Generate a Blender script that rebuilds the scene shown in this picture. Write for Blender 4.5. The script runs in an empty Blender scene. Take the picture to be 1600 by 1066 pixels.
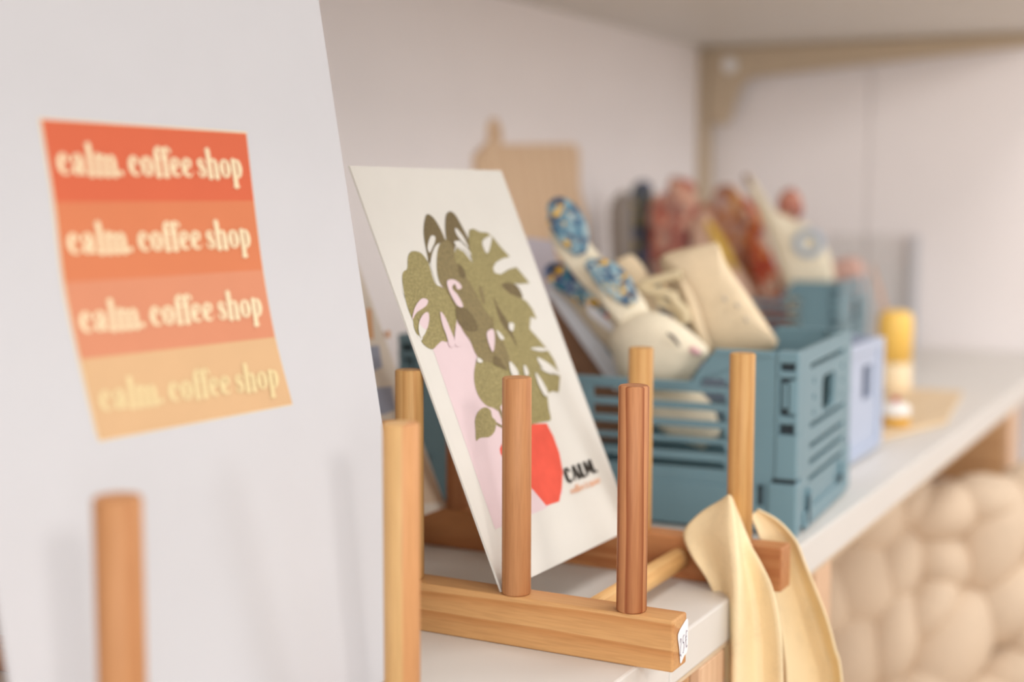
import bpy, bmesh, math, random
from mathutils import Vector, Matrix
from mathutils.geometry import tessellate_polygon

scene = bpy.context.scene
COL = scene.collection
# ------------------------------------------------------------------ camera
# world: X runs along the shelf (away), Y towards the back wall, Z up; the shelf top is z = 0, its front edge y = 0
F_PX = 2243.09
PITCH, YAW, ROLL = 0.1023, 0.4869, 0.0026
CAM = Vector((0.0, -0.24842, 0.21580))
FW = Vector((math.cos(YAW) * math.cos(PITCH), math.sin(YAW) * math.cos(PITCH), -math.sin(PITCH)))
_r = FW.cross(Vector((0, 0, 1))).normalized()
_u = _r.cross(FW)
RT = _r * math.cos(ROLL) + _u * math.sin(ROLL)
UP = _u * math.cos(ROLL) - _r * math.sin(ROLL)
cam_data = bpy.data.cameras.new('camera')
cam = bpy.data.objects.new('camera', cam_data)
COL.objects.link(cam)
M = Matrix((RT, UP, -FW)).transposed().to_4x4()
M.translation = CAM
cam.matrix_world = M
cam_data.sensor_width = 36.0
cam_data.lens = F_PX / 1600 * 36.0
cam_data.clip_start = 0.02
cam_data.dof.use_dof = True
cam_data.dof.focus_distance = 0.665
cam_data.dof.aperture_fstop = 4.2
scene.camera = cam

# ------------------------------------------------------------------ light and exposure
scene.view_settings.view_transform = 'Standard'
scene.view_settings.look = 'None'
scene.view_settings.gamma = 1.0
scene.view_settings.exposure = 0.0
scene.view_settings.use_curve_mapping = False
world = bpy.data.worlds.new('room_light')
scene.world = world
world.use_nodes = True
wb = world.node_tree.nodes['Background']
wb.inputs[0].default_value = (1.0, 0.975, 0.965, 1)
wb.inputs[1].default_value = 0.66


def area(name, loc, target, size, power, color):
    l = bpy.data.lights.new(name, 'AREA')
    l.shape = 'RECTANGLE'
    l.size, l.size_y = size
    l.energy = power
    l.color = color
    o = bpy.data.objects.new(name, l)
    COL.objects.link(o)
    o.location = loc
    o.rotation_euler = (Vector(target) - Vector(loc)).to_track_quat('-Z', 'Y').to_euler()
    return o


area('window_daylight', (-0.85, -2.0, 1.1), (0.7, 0.1, 0.05), (0.32, 0.40), 14, (1.0, 0.97, 0.94))
area('rear_fill', (-2.6, -1.9, 0.5), (1.9, 0.2, 0.15), (2.8, 1.7), 66, (0.97, 0.98, 1.0))  # added fill from behind the camera, lifts the far wall
area('side_fill', (1.9, -1.7, 0.75), (1.7, 0.35, 0.1), (0.6, 0.6), 9, (0.93, 0.965, 1.0))  # added fill for the crate ends and the far end of the shelf
area('top_fill', (0.85, -0.75, 2.1), (0.95, 0.1, 0.0), (1.5, 0.7), 19, (1.0, 0.968, 0.94))  # added overhead fill, brightens the shelf top


# ------------------------------------------------------------------ helpers
def ray(x, y):
    return FW + RT * ((x - 800) / F_PX) - UP * ((y - 533) / F_PX)


def on(x, y, n, k):                      # the point of plane n.p = k seen at photo position x, y
    d = ray(x, y)
    n = Vector(n)
    return CAM + d * ((k - n.dot(CAM)) / n.dot(d))


def dep(x, y, z):                        # the point at depth z along the view axis
    return CAM + ray(x, y) * z


def link(name, me, parent=None):
    o = bpy.data.objects.new(name, me)
    COL.objects.link(o)
    if parent:
        o.parent = parent
    return o


def build(name, bm, mats, parent=None, smooth=False, bevel=0, seg=2, subsurf=0, recalc=True):
    me = bpy.data.meshes.new(name)
    if recalc:
        bmesh.ops.recalc_face_normals(bm, faces=bm.faces)
    if smooth:
        for f in bm.faces:
            f.smooth = True
    bm.to_mesh(me)
    bm.free()
    for m in (mats if isinstance(mats, (list, tuple)) else [mats]):
        me.materials.append(m)
    o = link(name, me, parent)
    if bevel:
        b = o.modifiers.new('bevel', 'BEVEL')
        b.width = bevel
        b.segments = seg
        b.limit_method = 'ANGLE'
    if subsurf:
        s = o.modifiers.new('subsurf', 'SUBSURF')
        s.levels = s.render_levels = subsurf
    return o


def tag(o, label, cat, group=None, kind=None):
    o['label'] = label
    o['category'] = cat
    if group:
        o['group'] = group
    if kind:
        o['kind'] = kind
    return o


def struct(o, label=None, cat=None):
    o['kind'] = 'structure'
    if label:
        o['label'] = label
        o['category'] = cat
    return o


def empty(name, loc, label, cat, rz=0.0, group=None):
    o = link(name, None)
    o.empty_display_size = 0.02
    o.location = loc
    o.rotation_euler = (0, 0, rz)
    return tag(o, label, cat, group)


def BM():
    return bmesh.new()


def box(bm, x0, x1, y0, y1, z0, z1, mi=0):
    vs = [bm.verts.new((x, y, z)) for x in (x0, x1) for y in (y0, y1) for z in (z0, z1)]
    for q in ((0, 1, 3, 2), (4, 6, 7, 5), (0, 4, 5, 1), (2, 3, 7, 6), (0, 2, 6, 4), (1, 5, 7, 3)):
        f = bm.faces.new([vs[i] for i in q])
        f.material_index = mi
    return bm


def cyl(bm, p0, p1, r0, r1=None, n=32, chamfer=0.0):
    p0, p1 = Vector(p0), Vector(p1)
    r1 = r0 if r1 is None else r1
    t = (p1 - p0)
    L = t.length
    t.normalize()
    a = t.orthogonal().normalized()
    b = t.cross(a)
    prof = [(0, r0), (L, r1)] if not chamfer else [(0, r0 - chamfer), (chamfer, r0), (L - chamfer, r1), (L, r1 - chamfer)]
    rings = []
    for h, r in prof:
        rings.append([bm.verts.new(p0 + t * h + (a * math.cos(2 * math.pi * i / n) + b * math.sin(2 * math.pi * i / n)) * r) for i in range(n)])
    for A, B in zip(rings, rings[1:]):
        for i in range(n):
            f = bm.faces.new((A[i], A[(i + 1) % n], B[(i + 1) % n], B[i]))
            f.smooth = True
    bm.faces.new(rings[0][::-1])
    bm.faces.new(rings[-1])
    return bm


def prism(bm, outline, holes, fn, d0, d1):
    """outline and holes in 2D; fn(a, b, d) gives the 3D point; extruded from d0 to d1"""
    loops = [list(outline)] + [list(h) for h in holes]
    tris = tessellate_polygon([[Vector((x, y, 0)) for x, y in l] for l in loops])
    flat = [p for l in loops for p in l]
    A = [bm.verts.new(fn(x, y, d0)) for x, y in flat]
    B = [bm.verts.new(fn(x, y, d1)) for x, y in flat]
    for t in tris:
        try:
            bm.faces.new([A[i] for i in t])
            bm.faces.new([B[i] for i in reversed(t)])
        except ValueError:
            pass
    k = 0
    for l in loops:
        n = len(l)
        for i in range(n):
            j = (i + 1) % n
            bm.faces.new((A[k + i], A[k + j], B[k + j], B[k + i]))
        k += n
    return bm


def rrect(x0, x1, y0, y1, r=0.0, n=4):
    if r <= 0:
        return [(x0, y0), (x1, y0), (x1, y1), (x0, y1)]
    r = min(r, abs(x1 - x0) / 2 * .98, abs(y1 - y0) / 2 * .98)
    out = []
    for cx, cy, a0 in ((x1 - r, y0 + r, -90), (x1 - r, y1 - r, 0), (x0 + r, y1 - r, 90), (x0 + r, y0 + r, 180)):
        for i in range(n + 1):
            a = math.radians(a0 + 90 * i / n)
            out.append((cx + r * math.cos(a), cy + r * math.sin(a)))
    return out


def spline(pts, per=6, closed=False):
    """Catmull-Rom through points of any dimension"""
    n = len(pts)
    out = []
    rng = range(n) if closed else range(n - 1)
    g = (lambda i: pts[i % n]) if closed else (lambda i: pts[max(0, min(n - 1, i))])
    for i in rng:
        p0, p1, p2, p3 = g(i - 1), g(i), g(i + 1), g(i + 2)
        for k in range(per):
            t = k / per
            out.append(tuple(.5 * (2 * b + (c - a) * t + (2 * a - 5 * b + 4 * c - d) * t * t + (3 * b - a - 3 * c + d) * t ** 3)
                             for a, b, c, d in zip(p0, p1, p2, p3)))
    if not closed:
        out.append(tuple(pts[-1]))
    return out


def inflate(bm, outline, thick, facing, rings=6, flatness=0.75, bulge=None):
    """closed pillow from a 3D outline; 'facing' points to its front"""
    P = [Vector(p) for p in outline]
    c = sum(P, Vector()) / len(P)
    f = Vector(facing).normalized()
    n = len(P)
    L = []
    for k in range(-rings, rings + 1):
        a = k / (rings + .35) * math.pi / 2
        s = math.cos(a) ** flatness
        L.append([bm.verts.new(c + (p - c) * s + f * (math.sin(a) * thick / 2)) for p in P])
    for A, B in zip(L, L[1:]):
        for i in range(n):
            bm.faces.new((A[i], A[(i + 1) % n], B[(i + 1) % n], B[i]))
    for R, sg in ((L[0], -1), (L[-1], 1)):
        v = bm.verts.new(c + f * (sg * thick / 2))
        for i in range(n):
            bm.faces.new((R[i], R[(i + 1) % n], v))
    return bm


def sweep(bm, spine, radii, facing, flat=0.5, n=14, per=5):
    """soft strip along a 3D spine; radii across the view, flat*radius along it"""
    pts = spline([tuple(p) + (r,) for p, r in zip(spine, radii)], per)
    f = Vector(facing).normalized()
    rings = []
    N = len(pts)
    for i, p in enumerate(pts):
        a = Vector(pts[max(0, i - 1)][:3])
        b = Vector(pts[min(N - 1, i + 1)][:3])
        t = (b - a).normalized()
        side = t.cross(f).normalized()
        up = side.cross(t).normalized()
        r = max(p[3], 1e-4)
        rings.append([bm.verts.new(Vector(p[:3]) + side * (math.cos(2 * math.pi * j / n) * r) + up * (math.sin(2 * math.pi * j / n) * r * flat)) for j in range(n)])
    for A, B in zip(rings, rings[1:]):
        for j in range(n):
            bm.faces.new((A[j], A[(j + 1) % n], B[(j + 1) % n], B[j]))
    bm.faces.new(rings[0][::-1])
    bm.faces.new(rings[-1])
    return bm


def ellipsoid(bm, c, ax, r, nu=16, nv=10):
    """c centre, ax three unit axes, r three radii"""
    c = Vector(c)
    rows = []
    for i in range(1, nv):
        th = math.pi * i / nv
        rows.append([bm.verts.new(c + ax[0] * (r[0] * math.sin(th) * math.cos(2 * math.pi * j / nu)) + ax[1] * (r[1] * math.sin(th) * math.sin(2 * math.pi * j / nu)) + ax[2] * (r[2] * math.cos(th))) for j in range(nu)])
    for A, B in zip(rows, rows[1:]):
        for j in range(nu):
            bm.faces.new((A[j], A[(j + 1) % nu], B[(j + 1) % nu], B[j]))
    t = bm.verts.new(c + ax[2] * r[2])
    b = bm.verts.new(c - ax[2] * r[2])
    for j in range(nu):
        bm.faces.new((rows[0][j], rows[0][(j + 1) % nu], t))
        bm.faces.new((rows[-1][(j + 1) % nu], rows[-1][j], b))
    return bm


def poly(bm, pts3, mi=0):
    """flat polygon of 3D points (concave allowed)"""
    o = Vector(pts3[0])
    P = [Vector(p) for p in pts3]
    nrm = Vector()
    for a, b in zip(P, P[1:] + P[:1]):
        nrm += (a - o).cross(b - o)
    nrm.normalize()
    ex = nrm.orthogonal().normalized()
    ey = nrm.cross(ex)
    tris = tessellate_polygon([[Vector(((p - o).dot(ex), (p - o).dot(ey), 0)) for p in P]])
    V = [bm.verts.new(p) for p in P]
    for t in tris:
        try:
            f = bm.faces.new([V[i] for i in t])
            f.material_index = mi
        except ValueError:
            pass


# ------------------------------------------------------------------ materials
def mat(name, rgb, rough=0.6, spec=0.3, **kw):
    m = bpy.data.materials.new(name)
    m.use_nodes = True
    b = m.node_tree.nodes['Principled BSDF']
    b.inputs['Base Color'].default_value = (*rgb, 1)
    b.inputs['Roughness'].default_value = rough
    b.inputs['Specular IOR Level'].default_value = spec
    for k, v in kw.items():
        b.inputs[k.replace('_', ' ')].default_value = v
    return m


def srgb(r, g, b):
    f = lambda c: (c / 255 / 12.92) if c / 255 <= .04045 else ((c / 255 + .055) / 1.055) ** 2.4
    return (f(r), f(g), f(b))


class NT:
    def __init__(s, m):
        s.t = m.node_tree
        s.b = s.t.nodes['Principled BSDF']

    def n(s, kind, **kw):
        x = s.t.nodes.new(kind)
        for k, v in kw.items():
            if hasattr(x, k):
                setattr(x, k, v)
            else:
                x.inputs[k.replace('_', ' ')].default_value = v
        return x

    def l(s, a, b):
        s.t.links.new(a, b)

    def ramp(s, fac, stops, interp='LINEAR'):
        r = s.t.nodes.new('ShaderNodeValToRGB')
        e = r.color_ramp.elements
        while len(e) > 1:
            e.remove(e[-1])
        e[0].position = stops[0][0]
        e[0].color = (*stops[0][1], 1)
        for p, c in stops[1:]:
            x = e.new(p)
            x.color = (*c, 1)
        r.color_ramp.interpolation = interp
        s.l(fac, r.inputs[0])
        return r.outputs[0]

    def bump(s, h, strength=.3, dist=.001):
        b = s.n('ShaderNodeBump')
        b.inputs['Strength'].default_value = strength
        b.inputs['Distance'].default_value = dist
        s.l(h, b.inputs['Height'])
        s.l(b.outputs[0], s.b.inputs['Normal'])


def wood(name, axis, light, dark, shift=(0.03, 0.012, 0.0), rings=150, vein=0.35, twotone=None, rough=.5):
    """pine: rings round a pith outside the piece, drawn out along the grain axis"""
    m = mat(name, light, rough, .25)
    T = NT(m)
    tc = T.n('ShaderNodeTexCoord')
    mp = T.n('ShaderNodeMapping')
    sc = [1, 1, 1]
    sc['xyz'.index(axis)] = .06
    mp.inputs['Scale'].default_value = sc
    mp.inputs['Location'].default_value = shift
    T.l(tc.outputs['Object'], mp.inputs[0])
    nz = T.n('ShaderNodeTexNoise')
    nz.inputs['Scale'].default_value = 55
    nz.inputs['Detail'].default_value = 3
    T.l(mp.outputs[0], nz.inputs['Vector'])
    sub = T.n('ShaderNodeVectorMath', operation='SCALE')
    sub.inputs['Scale'].default_value = .012
    T.l(nz.outputs['Color'], sub.inputs[0])
    add = T.n('ShaderNodeVectorMath', operation='ADD')
    T.l(mp.outputs[0], add.inputs[0])
    T.l(sub.outputs[0], add.inputs[1])
    w = T.n('ShaderNodeTexWave', wave_type='RINGS', rings_direction=axis.upper(), wave_profile='SAW')
    w.inputs['Scale'].default_value = rings / 3.2
    w.inputs['Distortion'].default_value = .6
    w.inputs['Detail'].default_value = 1
    T.l(add.outputs[0], w.inputs['Vector'])
    mid = tuple(a * .62 + b * .38 for a, b in zip(light, dark))
    c = T.ramp(w.outputs['Fac'], [(0, light), (.55, tuple(a * .8 + b * .2 for a, b in zip(light, dark))), (.9, tuple(a * (1 - vein) + b * vein for a, b in zip(light, dark))), (1, mid)])
    fn = T.n('ShaderNodeTexNoise')
    fn.inputs['Scale'].default_value = 900
    fn.inputs['Detail'].default_value = 2
    T.l(mp.outputs[0], fn.inputs['Vector'])
    mx = T.n('ShaderNodeMix', data_type='RGBA', blend_type='MULTIPLY')
    mx.inputs[0].default_value = .5
    T.l(c, mx.inputs[6])
    T.l(T.ramp(fn.outputs['Fac'], [(.3, (.78, .74, .7)), (.6, (1, 1, 1))]), mx.inputs[7])
    out = mx.outputs[2]
    if twotone:
        sx = T.n('ShaderNodeSeparateXYZ')
        T.l(tc.outputs['Object'], sx.inputs[0])
        n2 = T.n('ShaderNodeTexNoise')
        n2.inputs['Scale'].default_value = 22
        T.l(mp.outputs[0], n2.inputs['Vector'])
        ma = T.n('ShaderNodeMath', operation='MULTIPLY_ADD')
        ma.inputs[1].default_value = .004
        T.l(n2.outputs['Fac'], ma.inputs[0])
        dt = T.n('ShaderNodeVectorMath', operation='DOT_PRODUCT')
        dt.inputs[1].default_value = twotone[0]
        T.l(tc.outputs['Object'], dt.inputs[0])
        T.l(dt.outputs['Value'], ma.inputs[2])
        gt = T.n('ShaderNodeMath', operation='GREATER_THAN')
        gt.inputs[1].default_value = twotone[1]
        T.l(ma.outputs[0], gt.inputs[0])
        m2 = T.n('ShaderNodeMix', data_type='RGBA', blend_type='MULTIPLY')
        m2.inputs[7].default_value = (*twotone[2], 1)
        T.l(gt.outputs[0], m2.inputs[0])
        T.l(out, m2.inputs[6])
        out = m2.outputs[2]
    T.l(out, T.b.inputs['Base Color'])
    T.bump(fn.outputs['Fac'], .12, .0004)
    return m


def cloth(name, rgb, scale=900, amt=.5, var=.1, big=30):
    m = mat(name, rgb, .95, .08)
    T = NT(m)
    tc = T.n('ShaderNodeTexCoord')
    n1 = T.n('ShaderNodeTexNoise')
    n1.inputs['Scale'].default_value = scale
    n1.inputs['Detail'].default_value = 2
    T.l(tc.outputs['Object'], n1.inputs['Vector'])
    n2 = T.n('ShaderNodeTexNoise')
    n2.inputs['Scale'].default_value = big
    n2.inputs['Detail'].default_value = 3
    T.l(tc.outputs['Object'], n2.inputs['Vector'])
    ad = T.n('ShaderNodeMath', operation='ADD')
    T.l(n1.outputs['Fac'], ad.inputs[0])
    T.l(n2.outputs['Fac'], ad.inputs[1])
    c = T.ramp(ad.outputs[0], [(.7, tuple(x * (1 - var) for x in rgb)), (1.25, tuple(min(1, x * (1 + var * .6)) for x in rgb))])
    T.l(c, T.b.inputs['Base Color'])
    T.bump(n1.outputs['Fac'], amt, .0006)
    return m


def printed(name, stops, scale=110, seed=0.0):
    """printed cotton: random coloured cells with smaller sprigs over them"""
    m = mat(name, stops[0][1], .9, .08)
    T = NT(m)
    tc = T.n('ShaderNodeTexCoord')
    mp = T.n('ShaderNodeMapping')
    mp.inputs['Location'].default_value = (seed, seed * 1.7, seed * .6)
    T.l(tc.outputs['Object'], mp.inputs[0])
    nz = T.n('ShaderNodeTexNoise')
    nz.inputs['Scale'].default_value = scale * 1.3
    T.l(mp.outputs[0], nz.inputs['Vector'])
    sc = T.n('ShaderNodeVectorMath', operation='SCALE')
    sc.inputs['Scale'].default_value = .012
    T.l(nz.outputs['Color'], sc.inputs[0])
    ad = T.n('ShaderNodeVectorMath', operation='ADD')
    T.l(mp.outputs[0], ad.inputs[0])
    T.l(sc.outputs[0], ad.inputs[1])
    v = T.n('ShaderNodeTexVoronoi')
    v.inputs['Scale'].default_value = scale
    T.l(ad.outputs[0], v.inputs['Vector'])
    sp = T.n('ShaderNodeSeparateColor')
    T.l(v.outputs['Color'], sp.inputs[0])
    T.l(T.ramp(sp.outputs[0], stops, 'CONSTANT'), T.b.inputs['Base Color'])
    return m


def plain(name, rgb, rough=.55, spec=.3, noise=.03, scale=60, bump=0):
    m = mat(name, rgb, rough, spec)
    T = NT(m)
    tc = T.n('ShaderNodeTexCoord')
    nz = T.n('ShaderNodeTexNoise')
    nz.inputs['Scale'].default_value = scale
    nz.inputs['Detail'].default_value = 4
    T.l(tc.outputs['Object'], nz.inputs['Vector'])
    T.l(T.ramp(nz.outputs['Fac'], [(.3, tuple(x * (1 - noise) for x in rgb)), (.7, tuple(min(1, x * (1 + noise)) for x in rgb))]), T.b.inputs['Base Color'])
    if bump:
        T.bump(nz.outputs['Fac'], bump, .0005)
    return m


def glitter(name, rgb, hi, scale=900):
    m = mat(name, rgb, .55, .3)
    T = NT(m)
    tc = T.n('ShaderNodeTexCoord')
    nz = T.n('ShaderNodeTexNoise')
    nz.inputs['Scale'].default_value = scale
    nz.inputs['Detail'].default_value = 3
    nz.inputs['Roughness'].default_value = .8
    T.l(tc.outputs['Object'], nz.inputs['Vector'])
    T.l(T.ramp(nz.outputs['Fac'], [(.36, tuple(x * .72 for x in rgb)), (.52, rgb), (.68, hi)]), T.b.inputs['Base Color'])
    return m


WHITE_WALL = plain('painted_wall', srgb(240, 232, 229), .8, .15, .012, 8)
SHELF_WHITE = plain('white_laminate', srgb(218, 213, 206), .45, .3, .01, 20)
SHELF_EDGE = plain('shelf_underside_edge', srgb(214, 190, 160), .6, .2, .05, 60)
PAPER = plain('board_paper', srgb(203, 202, 204), .75, .15, .008, 40)
CARD = plain('cream_card', srgb(220, 216, 207), .7, .15, .012, 60)
PLY = wood('pale_plywood', 'y', srgb(216, 172, 126), srgb(178, 124, 82), rings=60, vein=.3)
FLOOR = plain('floor_paint', srgb(196, 176, 154), .7, .2, .05, 6)
TAN = plain('tan_powder_coat', srgb(198, 178, 152), .5, .3, .02, 60)
STEEL = mat('screw_steel', srgb(240, 238, 236), .35, .5)
BLUE = plain('dusty_blue_plastic', srgb(113, 144, 154), .42, .35, .02, 40)
LAV = plain('lavender_plastic', srgb(180, 190, 209), .45, .35, .02, 40)
CREAM = cloth('cream_muslin', srgb(240, 228, 202), 700, .4, .06)
BAGC = cloth('natural_cotton_bag', srgb(234, 212, 178), 800, .6, .1)
STRAP = cloth('ecru_canvas', srgb(240, 218, 176), 1300, .8, .08, 60)
CORD = cloth('cotton_cord', srgb(222, 204, 168), 1200, .6, .1)
KNIT = cloth('beige_wool', srgb(212, 190, 165), 160, .5, .06, 14)
INK = mat('black_ink', srgb(52, 46, 40), .7, .1)
PENINK = mat('pen_ink', srgb(96, 82, 108), .7, .1)
STICKER = mat('sticker_paper', srgb(240, 238, 240), .6, .2)

# ------------------------------------------------------------------ setting
T_SH = 0.0254
WALL_Y, FAR_X = 0.515, 2.066
bm = box(BM(), -1.6, FAR_X + .1, WALL_Y, WALL_Y + .1, -.47, 2.2)
struct(build('wall_back', bm, WHITE_WALL))
bm = BM()
ys = [-1.9, .268, .274, WALL_Y]
box(bm, FAR_X, FAR_X + .1, -1.9, .2675, -.47, 2.2)
box(bm, FAR_X, FAR_X + .1, .2705, WALL_Y, -.47, 2.2)
box(bm, FAR_X + .004, FAR_X + .1, .2675, .2705, -.47, 2.2)
struct(build('wall_far', bm, WHITE_WALL))
bm = box(BM(), -1.6, FAR_X + .1, -1.9, WALL_Y + .1, -.51, -.47)
struct(build('floor', bm, FLOOR))

# lower shelf: two boards end to end
for nm, x0, x1, lab in (('shelf_board', -0.9, 0.6335, 'near white shelf board ending in a joint under the front rack rail'),
                        ('shelf_board', 0.6350, FAR_X - .001, 'long white shelf board running from the joint to the far wall')):
    root = empty(nm, (0, 0, -T_SH), lab, 'shelf', group='lower shelf boards')
    build('panel', box(BM(), x0, x1, 0, WALL_Y - .0005, .0022, T_SH), SHELF_WHITE, root, bevel=.0012)
    build('underside_edge', box(BM(), x0, x1, .0006, WALL_Y - .001, 0, .0021), SHELF_EDGE, root)
root = empty('upper_shelf', (0, 0, .43), 'white upper shelf above the toys, seen from below', 'shelf')
build('panel', box(BM(), -0.9, FAR_X - .001, -.005, WALL_Y - .0005, .001, .026), SHELF_WHITE, root, bevel=.001)
build('front_lip', box(BM(), -0.9, FAR_X - .001, -.010, -.0055, .0, .027), SHELF_WHITE, root)

# battens under the lower shelf
for x0, x1, lab in ((.676, .712, 'light wooden batten under the shelf behind the hanging canvas straps'),
                    (.886, .922, 'light wooden batten under the shelf below the blue crate'),
                    (1.648, 1.700, 'light wooden batten under the far end of the shelf, beyond the knit')):
    r = empty('shelf_batten', (x0, 0, -T_SH), lab, 'batten', group='battens under the lower shelf')
    build('batten_body', box(BM(), 0, x1 - x0, .006, WALL_Y - .002, -.080, -.0004), PLY, r, bevel=.001)
    build('front_cap', box(BM(), 0, x1 - x0, .0, .0058, -.080, -.0004), wood('batten_cap', 'z', srgb(226, 190, 156), srgb(196, 146, 106), rings=120), r, bevel=.0008)

# slotted wall rail with the upper shelf's bracket
r = empty('shelf_bracket', (1.99, WALL_Y, .2), 'tan metal bracket and wall rail holding up the upper shelf in the corner', 'bracket')
bm = box(BM(), .035, .068, -.013, -.0005, -.1998, .2295)
build('wall_rail', bm, TAN, r, bevel=.0015)
bm = BM()
arm = [(.500, .4294), (.045, .4294), (.045, .4150), (.4300, .3860), (.4420, .3835), (.4500, .3770), (.4560, .3650), (.4710, .3215), (.4760, .3180), (.4870, .3180), (.500, .322)]
prism(bm, arm, [], lambda a, b, d: (d, a - WALL_Y, b - .2), .040, .056)
build('arm', bm, TAN, r, bevel=.001)
bm = cyl(BM(), (.034, .466 - WALL_Y, .2035), (.0405, .466 - WALL_Y, .2035), .0105, .0105, 24, .0012)
build('screw', bm, STEEL, r)


# ------------------------------------------------------------------ wooden dish racks
PINE_L, PINE_D = srgb(226, 176, 126), srgb(180, 110, 62)
PEG_W = {
    'plain': wood('pine_peg', 'z', srgb(198, 144, 97), srgb(163, 98, 56), (.025, .018, 0), 170, .5),
    'pale': wood('pine_peg_pale', 'z', srgb(208, 163, 104), srgb(176, 117, 61), (-.02, .03, 0), 170, .5),
    'veined': wood('pine_peg_veined', 'z', srgb(197, 138, 93), srgb(132, 62, 32), (.0125, .0035, .1), 190, .85),
    'split': wood('pine_peg_two_tone', 'z', srgb(214, 176, 121), srgb(195, 142, 86), (.03, .02, 0), 70, .25, twotone=((math.sin(.35), -math.cos(.35), 0), .0036, (.98, .79, .78))),
    'rosy': wood('pine_peg_rosy', 'z', srgb(189, 132, 91), srgb(151, 87, 52), (.03, -.02, 0), 120, .35),
}
RAIL_W = {
    'front': wood('pine_rail', 'y', srgb(212, 163, 108), srgb(180, 112, 56), (.016, 0, .022), 95, .6),
    'back': wood('pine_rail_rosy', 'y', srgb(197, 140, 91), srgb(151, 81, 43), (.02, .1, -.012), 180, .65),
}
HB, PEG_R, PEG_H, PITCH_Y, RAIL_D = .0243, .00705, .105, .0601, .1514


def rack(ox, oy, label, looks, n=5, HB=HB, PEG_H=PEG_H, PITCH_Y=PITCH_Y):
    r = empty('dish_rack', (ox, oy, 0), label, 'rack', group='wooden peg racks')
    for j, wd in ((0, 'front'), (1, 'back')):
        x = j * RAIL_D
        bm = box(BM(), x - .0068, x + .0102, -.0235 - .003 * j, (n - 1) * PITCH_Y + .026, 0, HB)
        build('rail', bm, RAIL_W[wd], r, bevel=.0012, seg=3)
        for i in range(n):
            ob = build('peg', cyl(BM(), (0, 0, 0), (0, 0, PEG_H), PEG_R, PEG_R, 40, .0007), PEG_W[looks.get((i, j), 'plain')], r)
            ob.location = (x, i * PITCH_Y, HB)
            ob.rotation_euler = (0, 0, 0)
    for y in (.032, (n - 1) * PITCH_Y - .03):
        ob = build('cross_dowel', cyl(BM(), (0, 0, 0), (RAIL_D - .0168, 0, 0), .0062, .0062, 28), wood('pine_dowel', 'x', srgb(236, 192, 130), srgb(206, 144, 84), rings=110), r)
        ob.location = (.0101, y, .0122 if HB > .02 else .0064)
    return r


RX, RY = .5983, .0055
rack1 = rack(RX, RY, 'wooden peg rack with a price sticker holding the plant card', {
    (0, 0): 'veined', (1, 0): 'plain', (2, 0): 'pale', (0, 1): 'pale', (1, 1): 'pale', (2, 1): 'plain', (3, 1): 'rosy'})
rack2 = rack(.4559 - RAIL_D, .0405, 'nearest wooden peg rack, pegs in front of the white art board', {(0, 0): 'plain', (0, 1): 'split'}, HB=.0105, PEG_H=.1188, PITCH_Y=.0640)


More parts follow.
